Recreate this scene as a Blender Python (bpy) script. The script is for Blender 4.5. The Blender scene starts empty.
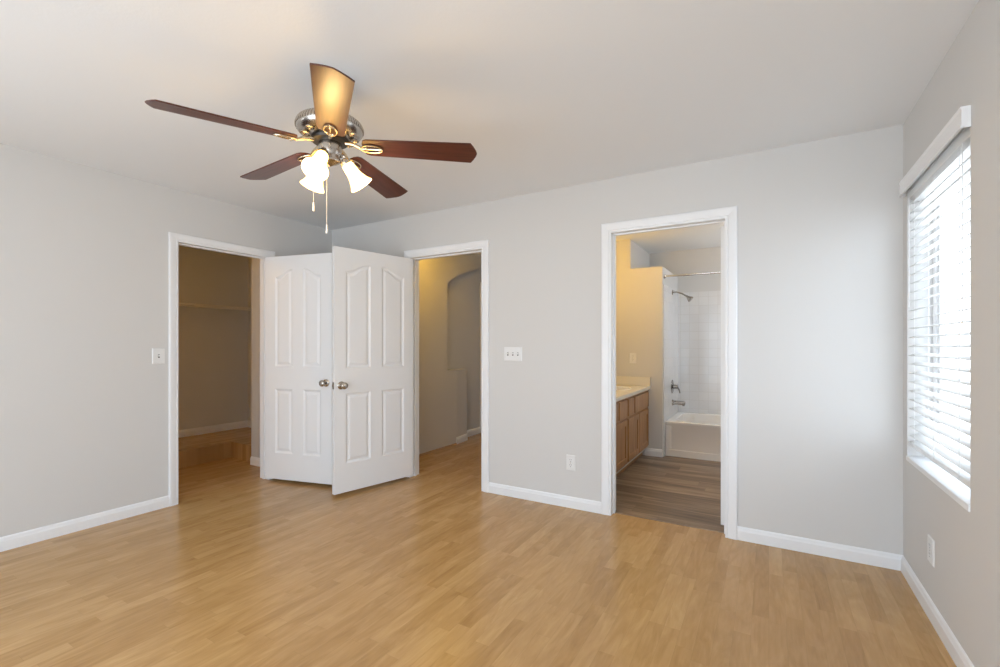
import bpy, bmesh, math, random
from mathutils import Vector, Matrix
random.seed(7)
R = math.radians
scene = bpy.context.scene
C = scene.collection

# ------------------------------------------------------------------ camera, sky, exposure
cd = bpy.data.cameras.new('camera'); cam = bpy.data.objects.new('camera', cd); C.objects.link(cam)
cam.location = (0, 0, 1.2335); cam.rotation_euler = (R(90), 0, R(30.3))
cd.sensor_fit = 'HORIZONTAL'; cd.sensor_width = 36; cd.lens = 36*460/1000
cd.shift_y = 0.0115; cd.clip_start = 0.02; cd.clip_end = 200
scene.camera = cam
scene.view_settings.view_transform = 'Standard'
scene.view_settings.look = 'None'
scene.view_settings.gamma = 1
scene.view_settings.use_curve_mapping = False
scene.view_settings.exposure = 0.0

SKY = 5.3
w = bpy.data.worlds.new('sky'); scene.world = w; w.use_nodes = True
bg = w.node_tree.nodes['Background']
bg.inputs[1].default_value = SKY
_t = w.node_tree; _tc = _t.nodes.new('ShaderNodeTexCoord'); _sp = _t.nodes.new('ShaderNodeSeparateXYZ'); _cr = _t.nodes.new('ShaderNodeValToRGB'); _mr = _t.nodes.new('ShaderNodeMapRange')
_t.links.new(_tc.outputs['Generated'], _sp.inputs[0]); _t.links.new(_sp.outputs[2], _mr.inputs[0]); _mr.inputs[1].default_value = -.06; _mr.inputs[2].default_value = .06
_t.links.new(_mr.outputs[0], _cr.inputs[0]); _cr.color_ramp.elements[0].color = (.83, .91, 1.0, 1); _cr.color_ramp.elements[1].color = (.75, .865, 1.0, 1)   # paler lower half added to throw light on the ceiling, sky above
_t.links.new(_cr.outputs[0], bg.inputs[0])

def portal(name, loc, rot, sx, sy):
    l = bpy.data.lights.new(name, 'AREA'); l.shape = 'RECTANGLE'; l.size = sx; l.size_y = sy
    l.cycles.is_portal = True
    o = bpy.data.objects.new(name, l); o.location = loc; o.rotation_euler = rot; C.objects.link(o)
def lamp(name, loc, power, col, rad=.05):
    l = bpy.data.lights.new(name, 'POINT'); l.energy = power; l.color = col; l.shadow_soft_size = rad
    o = bpy.data.objects.new(name, l); o.location = loc; C.objects.link(o)
WARM = (1.0, 0.64, 0.26)
AMBER = (1.0, 0.56, 0.07)
H = 2.44
XR, XL, YB, YN = .635, -3.965, 3.285, -1.30
# side window, then added unseen openings that let in more daylight
WIN1 = (2.315, 3.20, .622, 2.06)
WIN2 = (-3.1, .5, .04, 2.15)  # added patio door opening, lights floor and ceiling from behind
WIN3 = (5.42, 6.18, 1.25, 2.15)  # added opening over the tub, lights the alcove tile
WIN4 = (-1.15, -.40, .60, 2.0)  # added opening on the left, evens out the right wall
WIN5 = (-2.95, -2.25, 1.1, 2.0)  # added opening at the hall end, cools the recess
portal('daylight_side_window', (.80, (WIN1[0]+WIN1[1])/2, (WIN1[2]+WIN1[3])/2), (0, R(90), 0), WIN1[3]-WIN1[2], WIN1[1]-WIN1[0])
portal('daylight_added_rear', ((WIN2[0]+WIN2[1])/2, YN-.16, (WIN2[2]+WIN2[3])/2), (R(90), 0, 0), WIN2[1]-WIN2[0], WIN2[3]-WIN2[2])
portal('daylight_added_bath', (.65, (WIN3[0]+WIN3[1])/2, (WIN3[2]+WIN3[3])/2), (0, R(90), 0), WIN3[3]-WIN3[2], WIN3[1]-WIN3[0])
portal('daylight_added_left', (XL-.14, (WIN4[0]+WIN4[1])/2, (WIN4[2]+WIN4[3])/2), (0, R(-90), 0), WIN4[3]-WIN4[2], WIN4[1]-WIN4[0])
portal('daylight_added_hall', ((WIN5[0]+WIN5[1])/2, 8.05, (WIN5[2]+WIN5[3])/2), (R(-90), 0, 0), WIN5[1]-WIN5[0], WIN5[3]-WIN5[2])
lamp('hall_lamp_light', (-2.88, 3.82, 2.26), 7.5, AMBER, .08)
lamp('bath_lamp_light', (-1.50, 4.45, 2.02), 12, AMBER, .10)
lamp('added_bath_fill', (.10, 4.85, 2.26), 9, (1.0, .98, .95), .10)  # added neutral fill, out of view, brightens tub and tile
lamp('added_closet_fill', (-4.75, .95, 2.22), 9.5, (1.0, .50, .07), .08)  # added orange fill, out of view, warms the closet walls

# ------------------------------------------------------------------ materials
def mat(name, col, rough=.6, metal=0, spec=.5, coat=0, coat_rough=.1, emit=None, es=0):
    m = bpy.data.materials.new(name); m.use_nodes = True
    b = m.node_tree.nodes['Principled BSDF']
    b.inputs['Base Color'].default_value = (*col, 1); b.inputs['Roughness'].default_value = rough
    b.inputs['Metallic'].default_value = metal; b.inputs['Specular IOR Level'].default_value = spec
    b.inputs['Coat Weight'].default_value = coat; b.inputs['Coat Roughness'].default_value = coat_rough
    if emit: b.inputs['Emission Color'].default_value = (*emit, 1); b.inputs['Emission Strength'].default_value = es
    return m
class NT:
    def __init__(s, m): s.t = m.node_tree; s.b = s.t.nodes['Principled BSDF']
    def n(s, typ, **k):
        x = s.t.nodes.new(typ)
        for a, v in k.items(): setattr(x, a, v)
        return x
    def l(s, a, b): s.t.links.new(a, b)
    def put(s, i, v):
        if isinstance(v, (int, float)): i.default_value = v
        else: s.l(v, i)
    def m(s, op, a, b=0.0, c=None):
        x = s.n('ShaderNodeMath', operation=op); s.put(x.inputs[0], a); s.put(x.inputs[1], b)
        if c is not None: s.put(x.inputs[2], c)
        return x.outputs[0]
    def xyz(s):
        tc = s.n('ShaderNodeTexCoord'); sp = s.n('ShaderNodeSeparateXYZ'); s.l(tc.outputs['Object'], sp.inputs[0]); return sp.outputs
    def comb(s, x, y, z):
        c = s.n('ShaderNodeCombineXYZ')
        for i, v in enumerate((x, y, z)): s.put(c.inputs[i], v)
        return c.outputs[0]
    def ramp(s, f, stops):
        r = s.n('ShaderNodeValToRGB'); s.l(f, r.inputs[0]); e = r.color_ramp.elements
        e[0].position, e[0].color = stops[0][0], (*stops[0][1], 1); e[1].position, e[1].color = stops[-1][0], (*stops[-1][1], 1)
        for p, c in stops[1:-1]: q = e.new(p); q.color = (*c, 1)
        return r.outputs[0]
    def bump(s, h, st, d):
        b = s.n('ShaderNodeBump'); b.inputs['Strength'].default_value = st; b.inputs['Distance'].default_value = d
        s.l(h, b.inputs['Height']); s.l(b.outputs[0], s.b.inputs['Normal'])

def paint(name, col, rough=.75, tex=.12):
    m = mat(name, col, rough, spec=.3); t = NT(m)
    tc = t.n('ShaderNodeTexCoord'); no = t.n('ShaderNodeTexNoise'); no.inputs['Scale'].default_value = 90; no.inputs['Detail'].default_value = 3
    t.l(tc.outputs['Object'], no.inputs['Vector']); t.bump(no.outputs['Fac'], tex, .002)
    return m

def planks(name, across, sw, pl, stops, rough, grain=.5, tone=1.0, seam=.0016, gx=26, gy=2.2, seamdark=.72, dist=.9):
    """strips of width sw, plank length pl; across='x': boards run along y"""
    m = mat(name, (.5, .4, .3), rough, spec=.5); t = NT(m); o = t.xyz()
    a, b = (o[0], o[1]) if across == 'x' else (o[1], o[0])
    u = t.m('DIVIDE', a, sw); row = t.m('FLOOR', u)
    wn = t.n('ShaderNodeTexWhiteNoise', noise_dimensions='1D'); t.l(row, wn.inputs['W'])
    v = t.m('ADD', t.m('DIVIDE', b, pl), t.m('MULTIPLY', wn.outputs['Value'], 7.3)); col = t.m('FLOOR', v)
    w2 = t.n('ShaderNodeTexWhiteNoise', noise_dimensions='2D'); t.l(t.comb(row, col, 0), w2.inputs['Vector'])
    pid = w2.outputs['Value']
    vec = t.comb(t.m('MULTIPLY', a, gx), t.m('ADD', t.m('MULTIPLY', b, gy), t.m('MULTIPLY', pid, 37.)), t.m('MULTIPLY', pid, 91.))
    n1 = t.n('ShaderNodeTexNoise'); n1.inputs['Scale'].default_value = 1; n1.inputs['Detail'].default_value = 5; n1.inputs['Distortion'].default_value = dist
    t.l(vec, n1.inputs['Vector'])
    vec2 = t.comb(t.m('MULTIPLY', a, gx*7), t.m('MULTIPLY', b, gy*4), pid)
    n2 = t.n('ShaderNodeTexNoise'); n2.inputs['Scale'].default_value = 1; n2.inputs['Detail'].default_value = 2; t.l(vec2, n2.inputs['Vector'])
    g = t.m('ADD', t.m('MULTIPLY', t.m('SUBTRACT', n1.outputs['Fac'], .5), grain), t.m('MULTIPLY', t.m('SUBTRACT', n2.outputs['Fac'], .5), grain*.35))
    f = t.m('ADD', t.m('ADD', t.m('MULTIPLY', t.m('SUBTRACT', pid, .5), tone), .5), g)
    c = t.ramp(f, stops)
    fu = t.m('FRACT', u); fv = t.m('FRACT', v)
    du = t.m('MULTIPLY', t.m('MINIMUM', fu, t.m('SUBTRACT', 1.0, fu)), sw)
    dv = t.m('MULTIPLY', t.m('MINIMUM', fv, t.m('SUBTRACT', 1.0, fv)), pl)
    d = t.m('LESS_THAN', t.m('MINIMUM', du, dv), seam)
    mx = t.n('ShaderNodeMix', data_type='RGBA', blend_type='MULTIPLY'); t.put(mx.inputs[0], t.m('MULTIPLY', d, .6)); t.l(c, mx.inputs[6])
    mx.inputs[7].default_value = (seamdark, seamdark, seamdark, 1)
    t.l(mx.outputs[2], t.b.inputs['Base Color'])
    return m

def wood(name, stops, axis, rough=.4, coat=0, gs=30, gl=1.6):
    m = mat(name, (.5, .3, .2), rough, coat=coat, coat_rough=.12); t = NT(m); o = t.xyz()
    k = [gs, gs, gs]; k[axis] = gl
    no = t.n('ShaderNodeTexNoise'); no.inputs['Scale'].default_value = 1; no.inputs['Detail'].default_value = 5; no.inputs['Distortion'].default_value = .7
    t.l(t.comb(*[t.m('MULTIPLY', o[i], k[i]) for i in range(3)]), no.inputs['Vector'])
    t.l(t.ramp(no.outputs['Fac'], stops), t.b.inputs['Base Color'])
    return m

def tile_mat(name, axes, s=.108):
    m = mat(name, (.8, .8, .8), .12, spec=.6); t = NT(m); o = t.xyz()
    br = t.n('ShaderNodeTexBrick', offset=0, squash=1); br.inputs['Scale'].default_value = 1
    br.inputs['Brick Width'].default_value = s; br.inputs['Row Height'].default_value = s; br.inputs['Mortar Size'].default_value = .0022
    br.inputs['Mortar Smooth'].default_value = .2
    br.inputs['Color1'].default_value = (.80, .80, .80, 1); br.inputs['Color2'].default_value = (.76, .76, .765, 1); br.inputs['Mortar'].default_value = (.70, .69, .67, 1)
    t.l(t.comb(o[axes[0]], o[axes[1]], 0), br.inputs['Vector']); t.l(br.outputs['Color'], t.b.inputs['Base Color'])
    b = t.n('ShaderNodeBump', invert=True); b.inputs['Strength'].default_value = .5; b.inputs['Distance'].default_value = .002
    t.l(br.outputs['Fac'], b.inputs['Height']); t.l(b.outputs[0], t.b.inputs['Normal'])
    return m

M = {}
M['wall'] = paint('wall_paint', (.675, .668, .652))
M['ceil'] = paint('ceiling_paint', (.84, .855, .865), .9, .25)
M['trim'] = mat('white_trim_paint', (.85, .86, .87), .38, spec=.4)
M['door'] = mat('white_door_paint', (.84, .85, .86), .40, spec=.4)
M['floor'] = planks('honey_laminate', 'x', .066, .50,
    [(0, (.33, .175, .062)), (.35, (.445, .255, .094)), (.65, (.53, .32, .128)), (1, (.63, .405, .180))], .27, grain=.90, tone=.36, seam=.0006, gx=13, gy=2.6, dist=2.2)
M['bathfloor'] = planks('brown_vinyl_plank', 'y', .15, 1.1,
    [(0, (.085, .058, .038)), (.4, (.20, .140, .092)), (.65, (.31, .225, .15)), (1, (.44, .33, .23))], .35, grain=1.5, tone=.35, seam=.0012, gx=20, gy=1.4)
M['riser'] = planks('honey_laminate_riser', 'z', .2, .8,
    [(0, (.30, .16, .06)), (.5, (.42, .24, .10)), (1, (.52, .32, .15))], .3, grain=.6, tone=.3)
M['shoe'] = wood('oak_shoe_molding', [(.3, (.30, .16, .06)), (.7, (.42, .25, .11))], 1)
M['cab'] = wood('golden_oak_cabinet', [(.25, (.27, .125, .042)), (.5, (.38, .195, .075)), (.75, (.48, .27, .115))], 2, .38, gs=45, gl=2.5)
M['cabgap'] = mat('cabinet_shadow_gap', (.10, .05, .02), .7)
M['toe'] = mat('pale_toe_kick_vinyl', (.66, .62, .56), .5)
M['counter'] = mat('cream_cultured_marble', (.80, .76, .66), .15, spec=.5)
M['basin'] = mat('white_basin', (.85, .85, .85), .1)
M['tub'] = mat('ivory_tub_enamel', (.86, .83, .79), .15, spec=.5)
M['tileY'] = tile_mat('white_wall_tile_back', (0, 2)); M['tileX'] = tile_mat('white_wall_tile_side', (1, 2))
M['chrome'] = mat('chrome', (.75, .75, .76), .12, 1)
M['fitting'] = mat('dark_brushed_fitting', (.36, .34, .32), .22, 1)
M['nickel'] = mat('brushed_nickel', (.50, .46, .41), .26, 1)
M['darkmetal'] = mat('dark_vent_metal', (.06, .055, .05), .4, 1)
M['iron'] = mat('satin_champagne_nickel', (.66, .56, .40), .25, 1)
M['blade'] = wood('cherry_fan_blade', [(.3, (.050, .012, .007)), (.55, (.085, .022, .012)), (.8, (.13, .036, .02))], 0, .34, coat=.0, gs=60, gl=5)
M['plate'] = mat('white_plastic_plate', (.80, .80, .79), .3)
M['slot'] = mat('dark_plastic_slot', (.12, .12, .12), .5)
M['slat'] = mat('white_blind_slat', (.86, .86, .85), .45)
def translucent_mix(m, k):
    t = m.node_tree; o = t.nodes['Material Output']; b = t.nodes['Principled BSDF']
    x = t.nodes.new('ShaderNodeBsdfTranslucent'); x.inputs[0].default_value = b.inputs['Base Color'].default_value; q = t.nodes.new('ShaderNodeMixShader'); q.inputs[0].default_value = k
    t.links.new(b.outputs[0], q.inputs[1]); t.links.new(x.outputs[0], q.inputs[2]); t.links.new(q.outputs[0], o.inputs[0])
translucent_mix(M['slat'], .38)
M['valance'] = mat('white_valance', (.86, .87, .88), .4)
M['cord'] = mat('white_cord', (.8, .8, .78), .8)
M['vinyl'] = mat('white_window_vinyl', (.78, .78, .78), .4)
M['wire'] = mat('white_coated_wire', (.78, .74, .66), .4)
M['shade'] = mat('frosted_glass_shade', (.9, .88, .84), .4, emit=(1.0, .58, .14), es=9.0)
M['shade_off'] = mat('unlit_frosted_glass', (.72, .72, .70), .25)
M['bulb'] = mat('glowing_bulb', (1, .9, .7), .4, emit=(1.0, .80, .50), es=14)
M['lampglass'] = mat('warm_lamp_glass', (1, .9, .7), .4, emit=AMBER, es=6)
M['coolglass'] = mat('added_lamp_glass', (.9, .9, .9), .4, emit=(1, .98, .95), es=4)  # glass of the added bathroom dome
M['fob'] = mat('pale_pull_fob', (.8, .78, .74), .4)
def glass():
    m = bpy.data.materials.new('window_glass'); m.use_nodes = True; t = m.node_tree; t.nodes.clear()
    o = t.nodes.new('ShaderNodeOutputMaterial'); mx = t.nodes.new('ShaderNodeMixShader'); a = t.nodes.new('ShaderNodeBsdfTransparent')
    g = t.nodes.new('ShaderNodeBsdfGlossy'); g.inputs['Roughness'].default_value = .02
    f = t.nodes.new('ShaderNodeLayerWeight'); f.inputs[0].default_value = .5; p = t.nodes.new('ShaderNodeMath'); p.operation = 'POWER'; p.inputs[1].default_value = 5
    q = t.nodes.new('ShaderNodeMath'); q.operation = 'MULTIPLY_ADD'; q.inputs[1].default_value = .6; q.inputs[2].default_value = .04
    t.links.new(f.outputs['Facing'], p.inputs[0]); t.links.new(p.outputs[0], q.inputs[0])
    t.links.new(q.outputs[0], mx.inputs[0]); t.links.new(a.outputs[0], mx.inputs[1]); t.links.new(g.outputs[0], mx.inputs[2]); t.links.new(mx.outputs[0], o.inputs[0])
    return m
M['glass'] = glass()

# ------------------------------------------------------------------ mesh helpers
class MB:
    def __init__(s): s.bm = bmesh.new()
    def face(s, vs):
        try: return s.bm.faces.new(vs)
        except ValueError: return None
    def box(s, x0, y0, z0, x1, y1, z1, mtx=None):
        v = [Vector((x, y, z)) for x in (x0, x1) for y in (y0, y1) for z in (z0, z1)]
        if mtx: v = [mtx @ p for p in v]
        v = [s.bm.verts.new(p) for p in v]
        for q in ((0, 1, 3, 2), (4, 6, 7, 5), (0, 4, 5, 1), (2, 3, 7, 6), (0, 2, 6, 4), (1, 5, 7, 3)): s.face([v[i] for i in q])
        return s
    def loops(s, rings, closed=True, cap0=False, cap1=False, ringclosed=True):
        vs = [[s.bm.verts.new(p) for p in r] for r in rings]; n = len(vs[0]); m = len(vs)
        for i in range(m if closed == 'both' else m-1):
            a, b = vs[i], vs[(i+1) % m]
            for j in range(n if ringclosed else n-1):
                k = (j+1) % n; s.face((a[j], a[k], b[k], b[j]))
        if cap0: s.face(vs[0])
        if cap1: s.face(list(reversed(vs[-1])))
        return vs
    def lathe(s, prof, o=(0, 0, 0), axis=(0, 0, 1), seg=32, cap=True):
        """prof: (radius, distance along axis)"""
        ax = Vector(axis).normalized(); q = Vector((0, 0, 1)).rotation_difference(ax).to_matrix(); o = Vector(o)
        rings = [[o + q @ Vector((r*math.cos(2*math.pi*j/seg), r*math.sin(2*math.pi*j/seg), d)) for j in range(seg)] for r, d in prof]
        s.loops(rings, cap0=cap, cap1=cap); return s
    def cyl(s, a, b, r, seg=20, r2=None):
        a, b = Vector(a), Vector(b); s.lathe([(r, 0), (r if r2 is None else r2, (b-a).length)], a, b-a, seg); return s
    def tube(s, pts, r, seg=10, closed=False):
        pts = [Vector(p) for p in pts]; n = len(pts); rings = []; up = None
        for i, p in enumerate(pts):
            if closed: d = pts[(i+1) % n] - pts[i-1]
            else: d = pts[min(i+1, n-1)] - pts[max(i-1, 0)]
            d.normalize()
            if up is None: up = d.orthogonal().normalized()
            up = (up - d*up.dot(d)).normalized(); sd = d.cross(up)
            rr = r[i] if isinstance(r, (list, tuple)) else r
            rings.append([p + (up*math.cos(2*math.pi*j/seg) + sd*math.sin(2*math.pi*j/seg))*rr for j in range(seg)])
        s.loops(rings, closed='both' if closed else True, cap0=not closed, cap1=not closed); return s
    def prism(s, poly, d, f):
        """poly 2-D list, extruded 0..d; f(u, v, w) -> xyz"""
        a = [s.bm.verts.new(f(u, v, d[0])) for u, v in poly]; b = [s.bm.verts.new(f(u, v, d[1])) for u, v in poly]; n = len(poly)
        s.face(a); s.face(list(reversed(b)))
        for i in range(n): s.face((a[i], b[i], b[(i+1) % n], a[(i+1) % n]))
        return s
    def build(s, name, m, parent=None, smooth=False, bevel=0, loc=None, angle=35):
        bmesh.ops.recalc_face_normals(s.bm, faces=s.bm.faces)
        me = bpy.data.meshes.new(name); s.bm.to_mesh(me); s.bm.free()
        me.materials.append(m)
        o = bpy.data.objects.new(name, me); C.objects.link(o)
        if parent: o.parent = parent
        if loc is not None: o.location = loc
        if smooth:
            for p in me.polygons: p.use_smooth = True
            me.set_sharp_from_angle(angle=R(angle))
        if bevel:
            b = o.modifiers.new('bevel', 'BEVEL'); b.width = bevel; b.segments = 2; b.limit_method = 'ANGLE'
        return o

def tag(o, label, cat, group=None, kind=None):
    o['label'] = label; o['category'] = cat
    if group: o['group'] = group
    if kind: o['kind'] = kind
    return o
def S(o, label, cat): return tag(o, label, cat, kind='structure')
def empty(name, loc, rz=0):
    o = bpy.data.objects.new(name, None); C.objects.link(o); o.location = loc; o.rotation_euler = (0, 0, rz); o.empty_display_size = .1
    return o
def copy_tree(o, parent=None):
    c = o.copy(); C.objects.link(c); c.parent = parent
    for ch in list(o.children): copy_tree(ch, c)
    return c

# ------------------------------------------------------------------ clear openings
HD = (-2.885, -2.095, 2.045)      # hall door in back wall (x0, x1, top)
BD = (-.985, -.242, 2.045)        # bath door in back wall
CDR = (1.822, 2.568, 2.035)       # closet door in left wall (y0, y1, top)
J = .018
# floors
S(MB().box(-4.085, YN-.14, -.1, XR+.14, YB+.065, 0).box(-6.0, .6, -.1, -4.085, 3.7, 0).box(-4.085, YB+.065, -.1, -1.84, 8.02, 0)
  .build('floor', M['floor']), 'honey coloured strip laminate floor of the bedroom', 'floor')
S(MB().box(-1.84, YB+.065, -.1, XR+.14, 6.4, 0).build('floor_bathroom', M['bathfloor']), 'brown wood-look plank floor beyond the right doorway', 'floor')
S(MB().box(-6.0, YN-.14, H, XR+.14, 8.02, H+.1).build('ceiling', M['ceil']), 'flat pale ceiling with light texture', 'ceiling')

# walls of the bedroom
wb = MB(); T = .12
def yseg(b, x0, x1, z0, z1): b.box(x0, YB, z0, x1, YB+T, z1)
yseg(wb, -4.085, HD[0]-J, 0, H); yseg(wb, HD[0]-J, HD[1]+J, HD[2]+J, H); yseg(wb, HD[1]+J, BD[0]-J, 0, H)
yseg(wb, BD[0]-J, BD[1]+J, BD[2]+J, H); yseg(wb, BD[1]+J, XR, 0, H)
S(wb.build('wall_back', M['wall']), 'greige back wall with the hall and bathroom doorways', 'wall')
wl = MB()
a0, a1, a2, a3 = WIN4
wl.box(XL-T, YN, 0, XL, a0, H).box(XL-T, a1, 0, XL, CDR[0]-J, H).box(XL-T, a0, 0, XL, a1, a2).box(XL-T, a0, a3, XL, a1, H).box(XL-T, CDR[1]+J, 0, XL, YB, H).box(XL-T, CDR[0]-J, CDR[2]+J, XL, CDR[1]+J, H)
S(wl.build('wall_left', M['wall']), 'greige left wall with the closet doorway', 'wall')
wr = MB(); y0, y1, z0, z1 = WIN1
wr.box(XR, YN, 0, XR+.14, y0, H).box(XR, y1, 0, XR+.14, YB+T, H).box(XR, y0, 0, XR+.14, y1, z0).box(XR, y0, z1, XR+.14, y1, H)
S(wr.build('wall_right', M['wall']), 'greige right wall holding the window with white blinds', 'wall')
wn = MB(); x0, x1, z0, z1 = WIN2
wn.box(XL-T, YN-.14, 0, x0, YN, H).box(x1, YN-.14, 0, XR+.14, YN, H).box(x0, YN-.14, 0, x1, YN, z0).box(x0, YN-.14, z1, x1, YN, H)
S(wn.build('wall_front', M['wall']), 'greige wall behind the viewpoint with an added wide opening for daylight', 'wall')

# closet shell
cw = MB(); cw.box(-5.97, .6, 0, -5.85, 3.63, H)
S(cw.build('wall_closet_back', M['wall']), 'dim closet back wall above the step', 'wall')
S(MB().box(-5.85, 3.51, 0, -4.62, 3.63, H).build('wall_closet_right', M['wall']), 'dim right end wall deep inside the closet', 'wall')
S(MB().box(-5.85, .6, 0, XL-T, .72, H).build('wall_closet_left', M['wall']), 'left end wall of the closet', 'wall')
S(MB().box(-4.62, 2.81, 0, XL-T, 3.63, H).build('wall_closet_stub', M['wall']), 'pale wall return just inside the closet doorway', 'wall')
# closet raised step
st = MB(); st.prism([(-5.85, .72), (-5.09, .72), (-5.09, 2.87), (-4.62, 2.87), (-4.62, 3.51), (-5.85, 3.51)], (0, .17), lambda u, v, ww: (u, v, ww))
S(st.build('floor_closet_step', M['floor']), 'raised laminate step at the back of the closet', 'step')

# hallway shell
XH = -3.36
hw = MB(); hw.box(XH-T-.02, YB+T, 0, XH, 4.49, H)
S(hw.build('wall_hall_left', M['wall']), 'tan hall wall running up to the arch', 'wall')
cyc, rad, zc = 6.09, 3.4, 1.995-3.0
arc = [(4.49 + 3.2*i/24) for i in range(25)]
poly = [(4.49, H)] + [(y, zc+math.sqrt(max(0, rad*rad-(y-cyc)**2))) for y in arc] + [(7.69, H)]
ar = MB(); ar.prism(poly, (XH-.14, XH), lambda u, v, ww: (ww, u, v)); ar.box(XH-.14, 7.69, 0, XH, 7.9, H)
S(ar.build('wall_hall_arch', M['wall']), 'arched wall head over the hallway recess', 'wall')
S(MB().box(XH-.26, 4.49, 0, XH-.14, 7.9, H).build('wall_hall_recess', M['wall']), 'grey recessed wall seen under the hall arch', 'wall')
S(MB().box(XH-.14, 4.49, 0, XH, 4.69, .925).build('wall_hall_low', M['wall']), 'tan low wall under the arch, end nearest the doorway', 'wall')
pp = MB(); pp.prism([(XH-.14, 4.69), (XH-.002, 4.69), (XH-.028, 4.945), (XH-.14, 4.945)], (0, .922), lambda u, v, ww: (u, v, ww))
S(pp.build('wall_hall_post', M['wall']), 'grey end post of the low hall wall', 'wall')
S(MB().box(-1.96, YB+T, 0, -1.84, 7.9, H).build('wall_hall_right', M['wall']), 'right wall of the hallway', 'wall')
he = MB(); a0, a1, a2, a3 = WIN5
he.box(-3.62, 7.9, 0, a0, 8.02, H).box(a1, 7.9, 0, -1.84, 8.02, H).box(a0, 7.9, 0, a1, 8.02, a2).box(a0, 7.9, a3, a1, 8.02, H)
S(he.build('wall_hall_end', M['wall']), 'far end wall of the hallway', 'wall')

# bathroom shell
S(MB().box(-1.84, YB+T, 0, -1.72, 6.36, H).build('wall_bath_left', M['wall']), 'bathroom wall behind the vanity', 'wall')
bw = MB(); bw.box(-1.72, 5.27, 0, -1.36, 6.36, H).box(-1.36, 5.27, 0, -1.01, 6.24, 2.10)
S(bw.build('wall_bath_wing', M['wall']), 'bathroom wing wall with a ledge on top beside the tub', 'wall')
S(MB().box(-1.36, 6.24, 0, .51, 6.36, H).build('wall_bath_back', M['wall']), 'bathroom back wall above the shower tile', 'wall')
br = MB(); y0, y1, z0, z1 = WIN3
br.box(.51, YB+T, 0, XR+.01, y0, H).box(.51, y1, 0, XR+.01, 6.36, H).box(.51, y0, 0, XR+.01, y1, z0).box(.51, y0, z1, XR+.01, y1, H)
S(br.build('wall_bath_right', M['wall']), 'right wall of the bathroom', 'wall')
S(MB().box(-1.01, 6.228, .36, .51, 6.24, 1.90).build('wall_tile_back', M['tileY']), 'white square tile on the back of the shower alcove', 'tile wall')
tl = MB(); tl.box(-1.01, 5.30, .36, -.998, 6.228, 1.90).box(-1.01, 5.30, 0, -.998, 5.37, .36)
S(tl.build('wall_tile_left', M['tileX']), 'white square tile around the shower fittings', 'tile wall')
S(MB().box(.498, 5.37, .36, .51, 6.228, 1.20).build('wall_tile_right', M['tileX']), 'white tile on the right end of the tub alcove', 'tile wall')

# ------------------------------------------------------------------ trim
PB = [(0, 0), (.013, 0), (.013, .058), (.010, .066), (.008, .076), (.004, .082), (0, .084)]
def baseboard(name, a, b, n, label, z=0):
    """a, b plan points along the wall, n = direction into the room"""
    a, b, n = Vector((*a, z)), Vector((*b, z)), Vector((*n, 0))
    m = MB(); m.loops([[p + n*d + Vector((0, 0, h)) for d, h in PB] for p in (a, b)], cap0=True, cap1=True)
    return S(m.build(name, M['trim']), label, 'baseboard')
CW = .07
PCS = [(0, 0), (0, .011), (.010, .013), (.014, .009), (.020, .014), (.050, .018), (.064, .018), (.07, .014), (.07, 0)]
def casing(name, u0, u1, top, f, label, k=1.0):
    m = MB(); PC = [(d*k, t) for d, t in PCS]
    st = [[f(u0-d, 0, t) for d, t in PC], [f(u0-d, top+d, t) for d, t in PC], [f(u1+d, top+d, t) for d, t in PC], [f(u1+d, 0, t) for d, t in PC]]
    m.loops([[Vector(p) for p in r] for r in st], cap0=True, cap1=True)
    return S(m.build(name, M['trim']), label, 'door casing')
def jamb(name, u0, u1, top, w0, w1, s0, s1, f, label):
    """lining of the opening; s0..s1 = where the stop strip sits across the wall"""
    m = MB()
    def bx(a0, a1, z0, z1, b0, b1):
        p, q = f(a0, z0, b0), f(a1, z1, b1); m.box(min(p[0], q[0]), min(p[1], q[1]), min(p[2], q[2]), max(p[0], q[0]), max(p[1], q[1]), max(p[2], q[2]))
    bx(u0-J, u0, 0, top, w0, w1); bx(u1, u1+J, 0, top, w0, w1); bx(u0-J, u1+J, top, top+J, w0, w1)
    bx(u0, u0+.010, 0, top, s0, s1); bx(u1-.010, u1, 0, top, s0, s1); bx(u0+.01, u1-.01, top-.010, top, s0, s1)
    return S(m.build(name, M['trim']), label, 'door jamb')
fb = lambda u, z, t: (u, YB-t, z)          # bedroom side of back wall
fl = lambda u, z, t: (XL+t, u, z)
casing('trim_1', HD[0], HD[1], HD[2], fb, 'white casing around the hall doorway')
casing('trim_2', BD[0], BD[1], BD[2], fb, 'white casing around the bathroom doorway')
casing('trim_3', CDR[0], CDR[1], CDR[2], fl, 'white casing around the closet doorway', .9)
jamb('trim_4', HD[0], HD[1], HD[2], 0, -T, -.045, -.075, fb, 'white jamb lining of the hall doorway')
jamb('trim_5', BD[0], BD[1], BD[2], 0, -T, -.045, -.075, fb, 'white jamb lining of the bathroom doorway')
jamb('trim_6', CDR[0], CDR[1], CDR[2], 0, -T, -.045, -.075, fl, 'white jamb lining of the closet doorway')
fh = lambda u, z, t: (XH-.14+t, u, z)
casing('trim_7', 5.50, 6.26, 2.045, fh, 'white casing of the far door under the hall arch')

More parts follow.
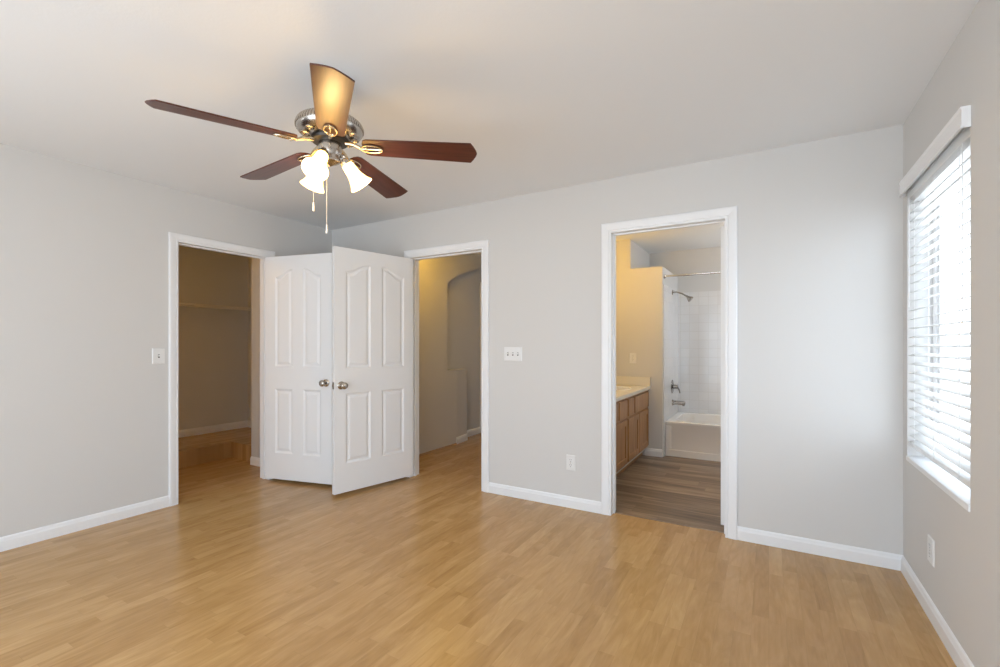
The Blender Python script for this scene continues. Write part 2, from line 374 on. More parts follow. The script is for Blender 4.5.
baseboard('baseboard_left', (XL, YN), (XL, CDR[0]-CW*.9), (1, 0), 'white baseboard on the left wall before the closet')
baseboard('baseboard_left', (XL, CDR[1]+CW*.9), (XL, YB), (1, 0), 'white baseboard in the corner behind the open doors')
baseboard('baseboard_back', (XL, YB), (HD[0]-CW, YB), (0, -1), 'white baseboard behind the open hall door')
baseboard('baseboard_back', (HD[1]+CW, YB), (BD[0]-CW, YB), (0, -1), 'white baseboard between the hall and bathroom doorways')
baseboard('baseboard_back', (BD[1]+CW, YB), (XR, YB), (0, -1), 'white baseboard between the bathroom doorway and right corner')
baseboard('baseboard_right', (XR, YN), (XR, YB), (-1, 0), 'white baseboard under the window wall')
baseboard('baseboard_front', (XL, YN), (XR, YN), (0, 1), 'white baseboard behind the viewpoint')
baseboard('baseboard_closet_back', (-5.85, .72), (-5.85, 3.51), (1, 0), 'baseboard above the closet step', .17)
baseboard('baseboard_closet_right', (-5.85, 3.51), (-4.62, 3.51), (0, -1), 'baseboard on the closet right end wall', .17)
baseboard('baseboard_closet_stub', (-4.62, 2.81), (XL-T, 2.81), (0, -1), 'short baseboard just inside the closet doorway')
baseboard('baseboard_hall_post', (XH-.002, 4.665), (XH-.028, 4.945), (1, 0), 'white baseboard wrapped around the low hall post')
baseboard('baseboard_hall_recess', (XH-.14, 4.95), (XH-.14, 5.43), (1, 0), 'white baseboard on the recessed hall wall')
baseboard('baseboard_bath', (-1.20, 5.27), (-1.01, 5.27), (0, -1), 'white baseboard between vanity and tub')
S(MB().prism([(0, 0), (.016, 0), (.014, .009), (.008, .015), (0, .017)], (YB+T, 4.66), lambda u, v, ww: (XH+u, ww, v)).build('trim_8', M['shoe']), 'thin wood shoe strip at the foot of the hall wall', 'molding')
S(MB().box(BD[0], YB+.055, 0, BD[1], YB+.075, .004).build('trim_9', M['bathfloor']), 'thin floor transition strip in the bathroom doorway', 'threshold')

# ------------------------------------------------------------------ panel doors
def door_face(m, W, z0, z1, panels, yv, sg):
    """panelled face in plane y=yv (sg = outward direction along y)"""
    from mathutils.geometry import tessellate_polygon
    def top(p, x):     # eyebrow curve rising to the middle stile
        xa, xb, za, zb, rise, side = p
        if not rise: return zb
        t = (x-xa)/(xb-xa);  t = t if side > 0 else 1-t
        k = min(1, max(0, (t-.04)/.86)); k = k*k*(3-2*k)
        return zb + rise*k
    N = 14
    def loop(p, ins, dep):
        xa, xb, za, zb, rise, side = p
        pts = [(xa+ins, za+ins), (xb-ins, za+ins)]
        for i in range(N+1):
            x = xb-ins - (xb-xa-2*ins)*i/N
            xr = xb-(xb-xa)*i/N
            pts.append((x, top(p, xr)-ins))
        return [Vector((x, yv-sg*dep, z)) for x, z in pts]
    outer = [Vector((0, yv, z0)), Vector((W, yv, z0)), Vector((W, yv, z1)), Vector((0, yv, z1))]
    holes = [loop(p, 0, 0) for p in panels]
    allv = [v for l in [outer]+holes for v in l]
    tri = tessellate_polygon([[Vector((v.x, v.z, 0)) for v in l] for l in [outer]+holes])
    bv = [m.bm.verts.new(v) for v in allv]
    for a, b, c in tri: m.face((bv[a], bv[b], bv[c]))
    off = 4
    for p, hl in zip(panels, holes):
        ring = bv[off:off+len(hl)]; off += len(hl)
        for ins, dep in ((.005, .003), (.014, .009), (.022, .010), (.042, .003), (.046, .0028)):
            nr = [m.bm.verts.new(v) for v in loop(p, ins, dep)]
            for i in range(len(nr)):
                k = (i+1) % len(nr); m.face((ring[i], ring[k], nr[k], nr[i]))
            ring = nr
        m.face(ring)
    return bv[:4]
def door_slab(W, z0, z1, th, panels):
    """hinge edge at x=0, body y in [0, -th]... faces at y=0 and y=-th"""
    m = MB(); a = door_face(m, W, z0, z1, panels, 0, 1); b = door_face(m, W, z0, z1, panels, -th, -1)
    for i in range(4): m.face((a[i], a[(i+1) % 4], b[(i+1) % 4], b[i]))
    return m
def panels(W, s, mid):
    pw = (W-2*s-mid)/2
    a = (s, s+pw); b = (s+pw+mid, W-s)
    return [(a[0], a[1], .262, .840, 0, 1), (b[0], b[1], .262, .840, 0, 1), (a[0], a[1], 1.040, 1.845, .065, 1), (b[0], b[1], 1.040, 1.845, .065, -1)]
def knob(parent, x, z, y, sg, label='satin nickel knob'):
    m = MB(); m.lathe([(.0, 0), (.032, 0), (.033, .004), (.029, .009), (.014, .012), (.011, .020), (.012, .034), (.020, .040), (.027, .048), (.029, .056), (.026, .064), (.017, .069), (.0, .070)], (x, y, z), (0, sg, 0), 28, cap=False)
    o = m.build('door_knob', M['nickel'], parent, smooth=True, angle=50); o['label'] = label
def hinge(parent, x, z, y, sg):
    m = MB(); m.cyl((x, y, z-.045), (x, y, z+.045), .006, 12); m.box(x, y-.001*sg if sg > 0 else y-.034, z-.044, x+.002, y+.034 if sg > 0 else y+.001, z+.044)
    return m.build('hinge', M['trim'], parent)
TH = .035
def make_door(name, pin, ang, W, s, mid, side, label, z0=.028, z1=2.03, kz=.905):
    """pin at local origin; slab lies on the local +y side when side>0 else -y side"""
    r = empty(name, (*pin, 0), ang); S(r, label, 'door')
    m = door_slab(W, z0, z1, TH, panels(W, s, mid))
    if side > 0: bmesh.ops.translate(m.bm, verts=m.bm.verts, vec=(0, TH, 0))
    m.build('door_panel', M['door'], r)
    ya, yb = (0, TH) if side > 0 else (-TH, 0)
    knob(r, W-.058, kz, ya, -1); knob(r, W-.058, kz, yb, 1)
    l = MB(); l.box(W-.0005, (ya+yb)/2-.012, kz-.028, W+.0012, (ya+yb)/2+.012, kz+.028); l.box(W, (ya+yb)/2-.006, kz-.009, W+.008, (ya+yb)/2+.006, kz+.009)
    l.build('latch_plate', M['nickel'], r)
    for z in (.22, 1.05, 1.84):
        h = MB(); h.cyl((-.004, -.005*side, z-.045), (-.004, -.005*side, z+.045), .0055, 12)
        h.box(-.0015, min(0, TH*side)+.004, z-.044, .0002, max(0, TH*side)-.004, z+.044)
        h.build('hinge', M['trim'], r)
    return r
make_door('door_1', (HD[0]+.004, YB-.006), R(-102.5), .770, .098, .108, 1, 'open white four-panel hall door with arched top panels, in front')
make_door('door_2', (XL+.006, CDR[1]-.003), R(13.2), .716, .112, .112, -1, 'open white four-panel closet door, partly behind the hall door')
make_door('door_3', (BD[1]-.002, YB+T+.006), R(84), .725, .10, .10, 1, 'white bathroom door swung inward, seen only along its hinge edge')
fd = empty('door_4', (XH-.165, 5.502, 0), R(90)); S(fd, 'closed white door under the hall arch', 'door')
door_slab(.756, .012, 2.04, TH, panels(.756, .1, .1)).build('door_panel', M['door'], fd)

# door stop? small floor-side pieces skipped; floor-hinge caps seen at the foot of both casings are part of the jamb

# ------------------------------------------------------------------ window with blind
y0, y1, z0, z1 = WIN1
wf = empty('window_1', (XR+.10, (y0+y1)/2, z0)); S(wf, 'white vinyl window behind the blinds', 'window')
a, b, hh = -(y1-y0)/2, (y1-y0)/2, z1-z0
m = MB(); fw = .045
m.box(0, a, 0, .04, a+fw, hh).box(0, b-fw, 0, .04, b, hh).box(0, a+fw, 0, .04, b-fw, fw).box(0, a+fw, hh-fw, .04, b-fw, hh)
m.build('window_frame', M['vinyl'], wf, bevel=.003)
m = MB(); m.box(.010, b-fw-.03, fw, .034, b-fw, hh-fw).box(.010, a+fw, fw, .034, a+fw+.03, hh-fw).box(.010, a+fw+.03, fw, .034, b-fw-.03, fw+.03).box(.010, a+fw+.03, hh-fw-.03, .034, b-fw-.03, hh-fw)
m.build('sash', M['vinyl'], wf, bevel=.002)
MB().box(.020, a+fw, fw, .024, b-fw, hh-fw).build('pane', M['glass'], wf)
sl = MB(); sl.box(XR-.006, y0-.0, z0, XR+.10, y1, z0+.026)
S(sl.build('window_sill', M['trim'], bevel=.004), 'white painted window sill under the blinds', 'window sill')
WL = {'added_window_2': ('added wide patio door, unseen behind the viewpoint, for daylight', WIN2, lambda u, v, z: (u, v, z), ((WIN2[0]+WIN2[1])/2, YN-.12, WIN2[2])),
      'added_window_3': ('added unseen window beside the tub, for daylight on the tile', WIN3, lambda u, v, z: (v, u, z), (XR-.02, (WIN3[0]+WIN3[1])/2, WIN3[2])),
      'added_window_4': ('added unseen window on the left wall, for daylight', WIN4, lambda u, v, z: (v, u, z), (XL-.10, (WIN4[0]+WIN4[1])/2, WIN4[2])),
      'added_window_5': ('added unseen window at the hallway end, for cool daylight', WIN5, lambda u, v, z: (u, v, z), ((WIN5[0]+WIN5[1])/2, 7.96, WIN5[2]))}
for nm, (lb_, WW, f, loc_) in WL.items():
    r = empty(nm, loc_); S(r, lb_, 'window')
    ww_, h_ = WW[1]-WW[0], WW[3]-WW[2]
    m = MB()
    def bb(u0, u1, v0, v1, a0, a1, m_):
        p, q = f(u0, v0, a0), f(u1, v1, a1); m_.box(*p, *q)
    bb(-ww_/2, -ww_/2+.05, 0, .03, 0, h_, m); bb(ww_/2-.05, ww_/2, 0, .03, 0, h_, m); bb(-ww_/2+.05, ww_/2-.05, 0, .03, 0, .05, m); bb(-ww_/2+.05, ww_/2-.05, 0, .03, h_-.05, h_, m); bb(-.02, .02, 0, .03, .05, h_-.05, m)
    m.build('window_frame', M['vinyl'], r)
    m = MB(); bb(-ww_/2+.05, ww_/2-.05, .012, .016, .05, h_-.05, m); m.build('pane', M['glass'], r)

# blind
bl = empty('window_blind', (XR+.030, (y0+y1)/2, 2.03)); tag(bl, 'white two-inch slatted blind with valance on the right wall window', 'blind')
hw_ = (y1-y0)/2 - .006
m = MB()
VX = -.030-.030            # valance face
prof = [(VX, .075), (VX, .068), (VX+.003, .062), (VX+.003, .010), (VX, .004), (VX, -.002), (VX+.008, -.002), (VX+.010, .006), (VX+.010, .075)]
m.prism(prof, (-hw_-.018, hw_+.03), lambda u, v, ww: (u, ww, v))
m.box(VX+.010, -hw_-.018, -.002, -.031, -hw_-.010, .075); m.box(VX+.010, hw_+.022, -.002, -.031, hw_+.030, .075)
m.build('valance', M['valance'], bl)
MB().box(-.028, -hw_, -.030, .028, hw_, .020).build('headrail', M['slat'], bl, bevel=.002)
nS, pitch = 27, .0468
for i in range(nS):
    z = -.050 - i*pitch
    m = MB(); tilt = R(14)
    ring = []
    for k in range(7):
        u = -.025 + .05*k/6; c = .0022*(1-(u/.025)**2)
        ring.append((u, c))
    poly = [(u, c+.0013) for u, c in ring] + [(u, c-.0013) for u, c in reversed(ring)]
    def fs(u, v, ww, z=z): return (u*math.cos(tilt)-v*math.sin(tilt), ww, z+u*math.sin(tilt)+v*math.cos(tilt))
    m.prism(poly, (-hw_, hw_), fs); m.build('slat', M['slat'], bl)
zb = -.050 - nS*pitch
MB().box(-.026, -hw_, zb-.012, .026, hw_, zb+.012).build('bottom_rail', M['slat'], bl, bevel=.004)
for yy in (-hw_+.12, 0, hw_-.12):
    m = MB()
    for xx in (-.027, .027): m.tube([(xx, yy, -.04), (xx, yy, zb)], .0012, 6)
    m.build('ladder_cord', M['cord'], bl)
m = MB(); m.tube([(-.034, hw_-.045, -.03), (-.034, hw_-.045, -.60)], [.004, .0045], 8); m.build('tilt_wand', M['slat'], bl)
m = MB(); m.tube([(-.034, -hw_+.06, -.03), (-.034, -hw_+.06, -.75)], .0016, 6); m.build('lift_cord', M['cord'], bl)

# ------------------------------------------------------------------ plates
def plate_local(w_, h_, kind, n=1):
    """built in local x (width), z; wall plane y=0, faces -y"""
    r = empty('light_switch' if kind == 'switch' else 'wall_outlet', (0, 0, 0))
    m = MB(); d = .006
    pr = [(-w_/2, 0), (-w_/2+.004, -d), (w_/2-.004, -d), (w_/2, 0)]
    rings = [[Vector((sx*(w_/2-i), -dd, sz*(h_/2-i))) for sx, sz in ((-1, -1), (1, -1), (1, 1), (-1, 1))] for i, dd in ((0, 0), (0, .002), (.004, d))]
    m.loops(rings, cap0=True, cap1=True); m.build('cover_plate', M['plate'], r)
    for i in range(n):
        x = (i-(n-1)/2)*.046
        if kind == 'switch':
            m = MB(); m.box(x-.006, -d-.001, -.013, x+.006, -d+.001, .013); m.build('toggle_slot', M['slot'], r)
            m = MB(); m.box(x-.0045, -d-.012, -.003, x+.0045, -d, .009, ); m.build('toggle', M['plate'], r, bevel=.001)
        else:
            for z in (-.0195, .0195):
                m = MB(); m.lathe([(.0, 0), (.0165, 0), (.0165, .0015), (0, .0015)], (x, -d+.0002, z), (0, -1, 0), 20, cap=False); q = m.build('receptacle', M['plate'], r)
                m = MB(); m.box(x-.0075, -d-.0017, z+.001, x-.0050, -d-.0012, z+.010).box(x+.0050, -d-.0017, z+.002, x+.0075, -d-.0012, z+.009); m.cyl((x, -d-.0012, z-.008), (x, -d-.0017, z-.008), .0026, 10); m.build('socket_slots', M['slot'], q)
            m = MB(); m.cyl((x, -d, 0), (x, -d-.001, 0), .003, 10); m.build('screw', M['nickel'], r)
    return r
p = plate_local(.165, .114, 'switch', 3); p.location = (-1.796, YB, 1.16); tag(p, 'white triple toggle switch plate on the wall right of the hall doorway', 'light switch')
p = plate_local(.072, .118, 'outlet'); p.location = (-1.296, YB, .34); tag(p, 'white outlet low on the wall left of the bathroom doorway', 'outlet')
p = plate_local(.085, .118, 'switch', 1); p.location = (XL, 1.692, 1.15); p.rotation_euler = (0, 0, R(90)); tag(p, 'white single toggle switch plate left of the closet doorway', 'light switch')
p = plate_local(.085, .118, 'outlet'); p.location = (XR, 2.777, .305); p.rotation_euler = (0, 0, R(-90)); tag(p, 'white outlet low on the right wall under the window', 'outlet')
p = plate_local(.076, .118, 'outlet'); p.location = (-1.332, 5.27, 1.085); tag(p, 'pale outlet on the yellow-lit wall above the vanity', 'outlet')

# ------------------------------------------------------------------ ceiling fan
FX, FY, ZB = -1.726, 1.419, 2.142
fan = empty('ceiling_fan', (FX, FY, H)); tag(fan, 'five-blade ceiling fan with dark cherry blades, nickel motor and lit bell shades', 'ceiling fan')
Z = lambda z: z-H
m = MB(); m.lathe([(0, 0), (.065, 0), (.068, -.008), (.064, -.03), (.045, -.05), (.020, -.056), (0, -.056)], (0, 0, 0), (0, 0, 1), 36, cap=False); m.build('canopy', M['nickel'], fan, smooth=True)
m = MB(); m.cyl((0, 0, -.05), (0, 0, -.13), .013); m.build('downrod', M['nickel'], fan, smooth=True)
m = MB()
m.lathe([(0, Z(2.310)), (.05, Z(2.310)), (.072, Z(2.290)), (.092, Z(2.266)), (.110, Z(2.257)), (.128, Z(2.247)), (.139, Z(2.237)), (.1445, Z(2.224)), (.1445, Z(2.214)), (.140, Z(2.201)), (.130, Z(2.190)), (.116, Z(2.181)), (.108, Z(2.184)), (.095, Z(2.188)), (.085, Z(2.184)), (.075, Z(2.176)), (0, Z(2.176))], (0, 0, 0), (0, 0, 1), 56, cap=False)
mh = m.build('motor_housing', M['nickel'], fan, smooth=True)
m = MB()
for i in range(60):        # fluting on the shoulder
    t = 2*math.pi*i/60; c, s_ = math.cos(t), math.sin(t)
    m.tube([(c*.126, s_*.126, Z(2.248)), (c*.1395, s_*.1395, Z(2.237)), (c*.1455, s_*.1455, Z(2.222)), (c*.1450, s_*.1450, Z(2.213))], .0034, 6)
m.build('fluted_band', M['nickel'], mh, smooth=True)
m = MB(); m.lathe([(0, 0), (.019, 0), (.019, -.004), (.012, -.006), (.008, -.003), (0, -.003)], (0, 0, 0), (0, 0, 1), 18, cap=False)
vr = m.build('vent_rosette', M['nickel'], mh, smooth=True)
for i in range(10):        # vent scrolls below the ring
    t = 2*math.pi*(i+.5)/10
    v_ = vr if i == 0 else vr.copy()
    if i: C.objects.link(v_); v_.parent = mh
    v_.location = (math.cos(t)*.108, math.sin(t)*.108, Z(2.184))
m = MB(); m.lathe([(0, Z(2.176)), (.080, Z(2.176)), (.084, Z(2.166)), (.078, Z(2.155)), (.055, Z(2.150)), (0, Z(2.150))], (0, 0, 0), (0, 0, 1), 36, cap=False); m.build('flywheel', M['darkmetal'], fan, smooth=True)
m = MB(); m.lathe([(0, Z(2.162)), (.046, Z(2.162)), (.050, Z(2.155)), (.050, Z(2.105)), (.047, Z(2.098)), (.044, Z(2.085)), (.046, Z(2.078)), (.042, Z(2.066)), (.025, Z(2.058)), (.010, Z(2.050)), (0, Z(2.046))], (0, 0, 0), (0, 0, 1), 36, cap=False)
m.build('switch_housing', M['nickel'], fan, smooth=True)
# blade (local: +x outward, origin on the fan axis at blade height)
def blade_outline():
    pts = [(.155, -.048), (.172, -.057), (.40, -.064), (.640, -.071)]
    tip = [(.652, -.050), (.665, -.018), (.669, 0), (.665, .018), (.652, .050)]
    return [(.148, -.028)] + pts + tip + [(x, -y) for x, y in reversed(pts)] + [(.148, .028)]
PIT = -.206
rot = Matrix.Rotation(PIT, 4, 'X')
m = MB(); m.prism(blade_outline(), (-.003, .003), lambda u, v, ww: rot @ Vector((u, v, ww)))
blade = m.build('blade', M['blade'], fan, bevel=.001)
blade.location = (0, 0, Z(ZB))
m = MB()
def ell(cx, a_, b_, z, n=28): return [rot @ Vector((cx+a_*math.cos(2*math.pi*i/n), b_*math.sin(2*math.pi*i/n), z)) for i in range(n)]
zz = -.008
m.tube(ell(.188, .048, .026, zz), .0036, 8, closed=True)
m.tube([rot @ Vector((x, 0, zz)) for x in (.142, .188, .234)], .004, 8)
m.tube([rot @ Vector((.148, 0, zz)), Vector((.132, 0, -.002)), Vector((.110, 0, .008)), Vector((.090, 0, .012)), Vector((.070, 0, .014))], [.006, .008, .009, .010, .011], 10)
for x, y in ((.166, .012), (.166, -.012), (.224, 0)):
    m.lathe([(0, 0), (.006, 0), (.005, -.003), (0, -.004)], rot @ Vector((x, y, zz-.004)), (0, 0, 1), 10, cap=False)
iron = m.build('blade_iron', M['iron'], blade, smooth=True)
PH = 4.35091
for k in range(5):
    b_ = blade if k == 0 else blade.copy()
    if k:
        C.objects.link(b_); b_.parent = fan
        i_ = iron.copy(); C.objects.link(i_); i_.parent = b_
    b_.rotation_euler = (0, R(1.9), PH + k*2*math.pi/5)
# light kit: three arms
yaw = R(30.3)
for k in range(3):
    # angle measured from camera right, clockwise seen from above (toward the viewer)
    t = yaw - R(-25 + 120*k)
    d = Vector((math.cos(t), math.sin(t), 0)); lit = True
    def q(r_, z): return (d.x*r_, d.y*r_, Z(z+.012))
    m = MB(); m.tube([q(.035, 2.082), q(.052, 2.092), q(.060, 2.092), q(.066, 2.082), q(.068, 2.070)], .007, 10)
    ax = Vector((d.x*.60, d.y*.60, -.80)).normalized()
    o = Vector(q(.060, 2.074))
    m.lathe([(0, -.004), (.012, -.004), (.022, .002), (.025, .010), (.025, .026), (.0, .026)], o, ax, 20, cap=False)
    arm = m.build('light_arm', M['nickel'], fan, smooth=True)
    m = MB()
    pf = [(.024, .018), (.028, .028), (.030, .045), (.032, .070), (.037, .095), (.046, .118), (.058, .138), (.0605, .142), (.058, .143), (.055, .138), (.043, .117), (.034, .094), (.029, .070), (.027, .045), (.025, .028), (.020, .020)]
    pf = [(a_*.93, b_*.93) for a_, b_ in pf]; m.lathe(pf, o, ax, 32, cap=False); sh = m.build('lamp_shade', M['shade'] if lit else M['shade_off'], arm, smooth=True, angle=80)
    m = MB(); m.lathe([(0, .028), (.010, .030), (.012, .045), (.021, .070), (.022, .085), (.014, .100), (0, .105)], o, ax, 16, cap=False)
    m.build('bulb', M['bulb'] if lit else M['shade_off'], arm, smooth=True, angle=80)
    if lit:
        pos = Vector((FX, FY, H)) + o + ax*.165
        lamp('fan_bulb_light', pos, 2.2, WARM, .03)
def chain(x, y, ztop, zend):
    m = MB(); n = int((ztop-zend)/.006)
    for i in range(n):
        m.lathe([(0, -.0022), (.0013, -.001), (.0013, .001), (0, .0022)], (x, y, Z(ztop-.006*i)), (0, 0, 1), 6, cap=False)
    m.tube([(x, y, Z(ztop)), (x, y, Z(zend))], .0006, 5)
    c = m.build('pull_chain', M['fob'], fan)
    m = MB(); m.lathe([(0, 0), (.003, -.002), (.0035, -.010), (.0048, -.038), (.004, -.042), (0, -.043)], (x, y, Z(zend)), (0, 0, 1), 12, cap=False); m.build('fob', M['fob'], c, smooth=True)
rt, fw_ = Vector((math.cos(yaw), math.sin(yaw), 0)), Vector((-math.sin(yaw), math.cos(yaw), 0))
p = rt*-.004 - fw_*.030; chain(p.x, p.y, 2.085, 1.777)
p2 = rt*-.076
chain(p2.x, p2.y, 2.05, 1.885)

# ------------------------------------------------------------------ closet wire shelf
ws = empty('wire_shelf', (-5.85, 2.1, 1.69)); tag(ws, 'white wire shelf across the closet back wall', 'shelf')
m = MB(); L0, L1 = -1.36, 1.40
for y_, in [(L0+.0254*i,) for i in range(int((L1-L0)/.0254)+1)]:
    m.tube([(.004, y_, .003), (.333, y_, .003)], .0016, 5)
m.build('cross_wires', M['wire'], ws)
m = MB()
for x_, z_ in ((.008, 0), (.17, 0), (.333, 0), (.336, -.030)): m.tube([(x_, L0, z_), (x_, L1, z_)], .0055, 6)
m.build('long_wires', M['wire'], ws)
for y_ in (-1.0, -.05, .62, .32+.93):
    m = MB(); m.tube([(.336, y_, .006), (.344, y_, -.012), (.338, y_, -.040)], .007, 6)
    m.build('support_bracket', M['wire'], ws)

# ------------------------------------------------------------------ bathroom vanity
VX0, VX1, VY0, VY1 = -1.715, -1.165, 3.56, 5.262
vc = empty('vanity_cabinet', ((VX0+VX1)/2, (VY0+VY1)/2, 0)); tag(vc, 'golden oak bathroom vanity cabinet against the yellow-lit wall', 'cabinet')
ox, oy = vc.location.x, vc.location.y
def vb(m, x0, y0, z0, x1, y1, z1): m.box(x0-ox, y0-oy, z0, x1-ox, y1-oy, z1)
m = MB(); vb(m, VX1-.02, VY0, .104, VX1-.001, VY1, .742); vb(m, VX0, VY0, .10, VX0+.015, VY1, .742); vb(m, VX0+.015, VY0, .12, VX1-.02, VY0+.018, .742); vb(m, VX0+.015, VY1-.018, .12, VX1-.02, VY1, .742); vb(m, VX0+.015, VY0, .10, VX1-.02, VY1, .12); m.build('body', M['cab'], vc)
m = MB(); vb(m, VX0, VY0+.01, 0, -1.225, VY1, .10); m.build('toe_kick', M['cab'], vc)
m = MB(); vb(m, VX1-.004, VY0, .094, VX1+.004, VY1, .104); m.build('bottom_edge_strip', M['toe'], vc)
def front(name, y0, y1, z0, z1, panel):
    m = MB(); X = VX1-ox
    a0, a1 = y0-oy, y1-oy
    def ring(i, d): return [Vector((X+d, y, z)) for y, z in ((a0+i, z0+i), (a1-i, z0+i), (a1-i, z1-i), (a0+i, z1-i))]
    rs = [ring(0, 0), ring(0, .015), ring(.004, .018)]
    if panel: rs += [ring(.052, .018), ring(.056, .010), ring(.075, .010), ring(.080, .010)]
    m.loops(rs, cap0=True, cap1=True); return m.build(name, M['cab'], vc)
front('door', 3.60, 3.925, .125, .530, True); front('door', 3.945, 4.345, .125, .530, True)
front('door', 4.385, 4.800, .125, .530, True); front('door', 4.815, 5.225, .125, .530, True)
front('drawer', 3.60, 4.05, .556, .718, False); front('drawer', 4.08, 4.345, .556, .718, False)
front('drawer', 4.385, 4.600, .556, .718, False); front('drawer', 4.630, 5.225, .556, .718, False)
ct = empty('vanity_countertop', (-1.43, 4.41, .745)); tag(ct, 'cream vanity countertop with an oval basin', 'countertop')
m = MB()      # slab with an oval cut-out
CX0, CX1, CY0, CY1 = -1.715, -1.135, 3.53, 5.266
bx_, by_, ba, bb_ = -1.40, 4.78, .17, .23
from mathutils.geometry import tessellate_polygon
N = 36
el = [Vector((bx_+ba*math.cos(2*math.pi*i/N), by_+bb_*math.sin(2*math.pi*i/N), 0)) for i in range(N)]
outp = [Vector((CX0, CY0, 0)), Vector((CX1, CY0, 0)), Vector((CX1, CY1, 0)), Vector((CX0, CY1, 0))]
tri = tessellate_polygon([outp, el]); off = Vector((-1.43, 4.41, 0))
tv = [m.bm.verts.new(v-off+Vector((0, 0, .032))) for v in outp+el]; bv = [m.bm.verts.new(v-off) for v in outp+el]
for t in tri: m.face([tv[i] for i in t]); m.face([bv[i] for i in reversed(t)])
for i in range(4): m.face((tv[i], tv[(i+1) % 4], bv[(i+1) % 4], bv[i]))
for i in range(N): m.face((tv[4+i], tv[4+(i+1) % N], bv[4+(i+1) % N], bv[4+i]))
m.build('counter_slab', M['counter'], ct)
m = MB(); m.loops([[Vector((bx_+ba*k*math.cos(2*math.pi*i/N), by_+bb_*k*math.sin(2*math.pi*i/N), z))-off for i in range(N)] for k, z in ((1.05, .034), (1.0, .037), (.95, .030), (.88, -.03), (.70, -.085), (.35, -.105), (.08, -.108))], cap1=True)
m.build('basin', M['basin'], ct, smooth=True)
m = MB(); m.box(CX0+1.43, CY1-.02-4.41, .032, CX1+1.43, CY1-4.41, .132); m.build('side_splash', M['counter'], ct, bevel=.003)
m = MB(); m.box(CX0+1.43, CY0-4.41, .032, CX0+.02+1.43, CY1-.02-4.41, .132); m.build('back_splash', M['counter'], ct, bevel=.003)
fa = empty('vanity_faucet', (-1.62, 4.78, .777)); tag(fa, 'chrome faucet behind the vanity basin', 'faucet')
m = MB(); m.lathe([(0, 0), (.024, 0), (.024, .006), (.014, .012), (.013, .07), (0, .075)], cap=False, seg=20); m.tube([(0, 0, .06), (.04, 0, .085), (.09, 0, .08), (.11, 0, .06)], .010, 10); m.build('spout', M['chrome'], fa, smooth=True)
for s_ in (-1, 1):
    m = MB(); m.lathe([(0, 0), (.022, 0), (.018, .03), (.012, .04), (0, .042)], (0, s_*.10, 0), seg=16, cap=False); m.tube([(0, s_*.10, .038), (.03, s_*.13, .045)], .006, 8); m.build('handle', M['chrome'], fa, smooth=True)
lb = empty('vanity_light', (-1.70, 4.45, 2.02)); tag(lb, 'warm vanity light bar above the sink', 'wall light')
m = MB(); m.box(-.018, -.35, -.05, .02, .35, .05); m.build('back_plate', M['chrome'], lb, bevel=.004)
for y_ in (-.24, 0, .24):
    m = MB(); m.lathe([(0, 0), (.02, 0), (.022, .02), (.045, .04), (.052, .07), (.045, .10), (.025, .118), (0, .122)], (.02, y_, 0), (1, 0, 0), 20, cap=False); m.build('globe', M['lampglass'], lb, smooth=True)
hl = empty('hall_ceiling_light', (-2.88, 3.82, H)); tag(hl, 'domed warm ceiling light in the hallway', 'ceiling light')
m = MB(); m.lathe([(0, 0), (.12, 0), (.12, -.02), (0, -.02)], seg=32, cap=False); m.build('base', M['nickel'], hl)
m = MB(); m.lathe([(.115, -.02), (.10, -.045), (.07, -.065), (.03, -.074), (0, -.075)], seg=32, cap=False); m.build('glass_dome', M['lampglass'], hl, smooth=True)
bd = empty('added_bath_ceiling_light', (.10, 4.85, H)); tag(bd, 'added unseen ceiling light that brightens the tub and tile', 'ceiling light')  # fixture added around the bathroom fill light
m = MB(); m.lathe([(0, 0), (.14, 0), (.14, -.02), (0, -.02)], seg=32, cap=False); m.build('base', M['nickel'], bd)
m = MB(); m.lathe([(.135, -.02), (.12, -.05), (.085, -.08), (.04, -.092), (0, -.094)], seg=32, cap=False); m.build('glass_dome', M['coolglass'], bd, smooth=True)
cl = empty('added_closet_ceiling_light', (-4.75, .95, H)); tag(cl, 'added unseen bare bulb that gives the closet its warm light', 'ceiling light')  # fixture added around the closet fill light
m = MB(); m.lathe([(0, 0), (.06, 0), (.05, -.03), (.02, -.05), (0, -.05)], seg=24, cap=False); m.build('lamp_holder', M['plate'], cl)
m = MB(); m.lathe([(0, -.05), (.014, -.055), (.016, -.075), (.03, -.105), (.03, -.125), (.018, -.145), (0, -.15)], seg=20, cap=False); m.build('bulb', M['lampglass'], cl, smooth=True)

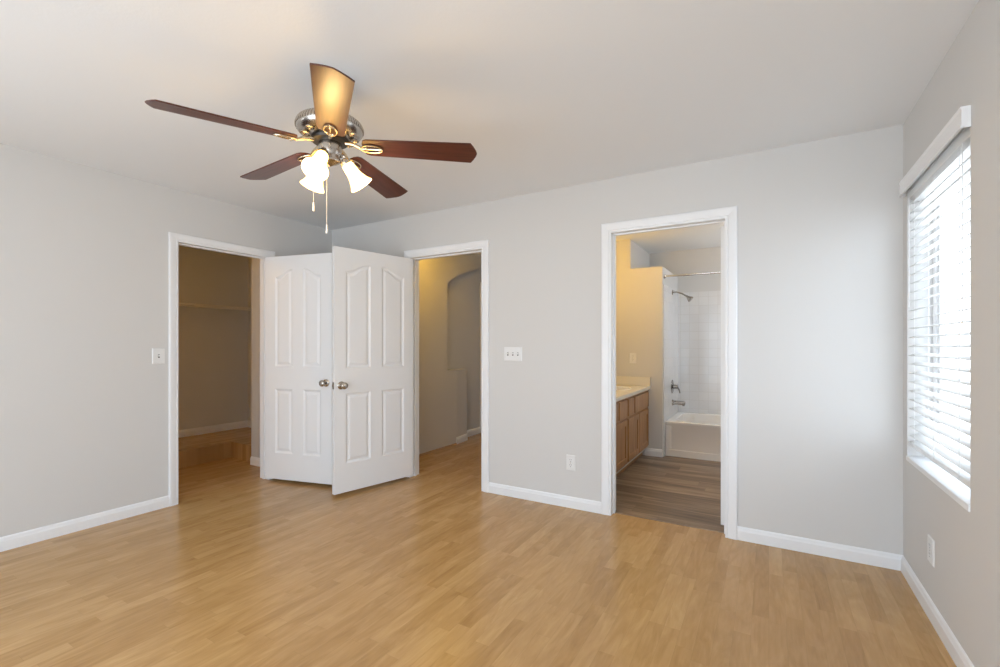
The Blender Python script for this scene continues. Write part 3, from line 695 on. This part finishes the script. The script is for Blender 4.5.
# ------------------------------------------------------------------ bathtub
TX0, TX1, TY0, TY1, TZ = -.996, .496, 5.36, 6.226, .385
tb = empty('bathtub', ((TX0+TX1)/2, (TY0+TY1)/2, 0)); tag(tb, 'ivory alcove bathtub with a flat apron', 'bathtub')
ox, oy = tb.location.x, tb.location.y
def rr(x0, y0, x1, y1, r_, z, n=6):
    out = []
    for cx, cy, a0 in ((x1-r_, y1-r_, 0), (x0+r_, y1-r_, 90), (x0+r_, y0+r_, 180), (x1-r_, y0+r_, 270)):
        for i in range(n+1):
            a_ = R(a0+90*i/n); out.append(Vector((cx+r_*math.cos(a_)-ox, cy+r_*math.sin(a_)-oy, z)))
    return out
m = MB()
m.loops([rr(TX0, TY0+.01, TX1, TY1, .004, 0), rr(TX0, TY0+.01, TX1, TY1, .004, TZ-.05), rr(TX0, TY0, TX1, TY1, .006, TZ-.035), rr(TX0, TY0, TX1, TY1, .008, TZ-.006), rr(TX0+.005, TY0+.006, TX1-.005, TY1-.005, .01, TZ),
         rr(TX0+.075, TY0+.065, TX1-.075, TY1-.06, .13, TZ), rr(TX0+.085, TY0+.075, TX1-.085, TY1-.07, .13, TZ-.012), rr(TX0+.11, TY0+.10, TX1-.16, TY1-.09, .14, .15), rr(TX0+.16, TY0+.15, TX1-.24, TY1-.14, .13, .09)], cap0=True, cap1=True)
m.build('tub_shell', M['tub'], tb, smooth=True)
m = MB()      # raised border on the apron
def bxo(x0, y0, z0, x1, y1, z1): m.box(x0-ox, y0-oy, z0, x1-ox, y1-oy, z1)
bxo(TX0, TY0+.001, 0, TX1, TY0+.012, .075); bxo(TX0, TY0+.001, .075, TX0+.06, TY0+.012, TZ-.05)
m.build('apron_border', M['tub'], tb, bevel=.004)
# shower fittings
WX = -.998
sh = empty('shower_fixture', (WX, 5.80, 1.862)); tag(sh, 'chrome shower head on an angled arm over the tub', 'shower head')
m = MB(); m.lathe([(0, 0), (.030, 0), (.028, .006), (.010, .010), (0, .010)], (0, 0, 0), (1, 0, 0), 20, cap=False); m.build('flange', M['fitting'], sh, smooth=True)
m = MB(); m.tube([(0, 0, 0), (.05, 0, .002), (.11, 0, -.02), (.16, 0, -.052)], .009, 10); m.build('arm', M['fitting'], sh, smooth=True)
m = MB(); m.lathe([(0, 0), (.012, 0), (.014, .018), (.018, .026), (.036, .060), (.038, .070), (.034, .074), (0, .074)], (.155, 0, -.048), (.75, 0, -.66), 22, cap=False); m.build('spray_head', M['fitting'], sh, smooth=True)
vv = empty('shower_valve', (WX, 5.80, .735)); tag(vv, 'chrome single-lever shower valve above the tub spout', 'shower valve')
m = MB(); m.lathe([(0, 0), (.085, 0), (.083, .005), (.05, .012), (.03, .016), (0, .016)], (0, 0, 0), (1, 0, 0), 28, cap=False); m.build('escutcheon', M['fitting'], vv, smooth=True)
m = MB(); m.lathe([(0, .01), (.026, .01), (.024, .05), (.018, .065), (0, .068)], (0, 0, 0), (1, 0, 0), 20, cap=False); m.tube([(.055, 0, 0), (.075, 0, -.03), (.085, 0, -.075)], [.010, .009, .007], 8); m.build('lever', M['fitting'], vv, smooth=True)
sp = empty('tub_spout', (WX, 5.80, .545)); tag(sp, 'chrome tub spout just above the tub rim', 'tub spout')
m = MB(); m.lathe([(0, 0), (.036, 0), (.034, .012), (.026, .018), (.026, .10), (.024, .135), (.018, .145), (0, .147)], (0, 0, 0), (1, 0, 0), 22, cap=False); m.cyl((.125, 0, 0), (.125, 0, -.034), .014, 14); m.build('spout', M['fitting'], sp, smooth=True)
rd = empty('shower_curtain_rod', (-1.01, 5.36, 2.0)); tag(rd, 'chrome shower curtain rod spanning the tub alcove', 'curtain rod')
m = MB(); m.cyl((.002, 0, 0), (1.518, 0, 0), .0125, 18); m.build('rod', M['chrome'], rd, smooth=True)
for x_, s_ in ((0, 1), (1.52, -1)):
    m = MB(); m.lathe([(0, 0), (.028, 0), (.026, .008), (.016, .020), (0, .020)], (x_, 0, 0), (s_, 0, 0), 20, cap=False); m.build('flange', M['chrome'], rd, smooth=True)
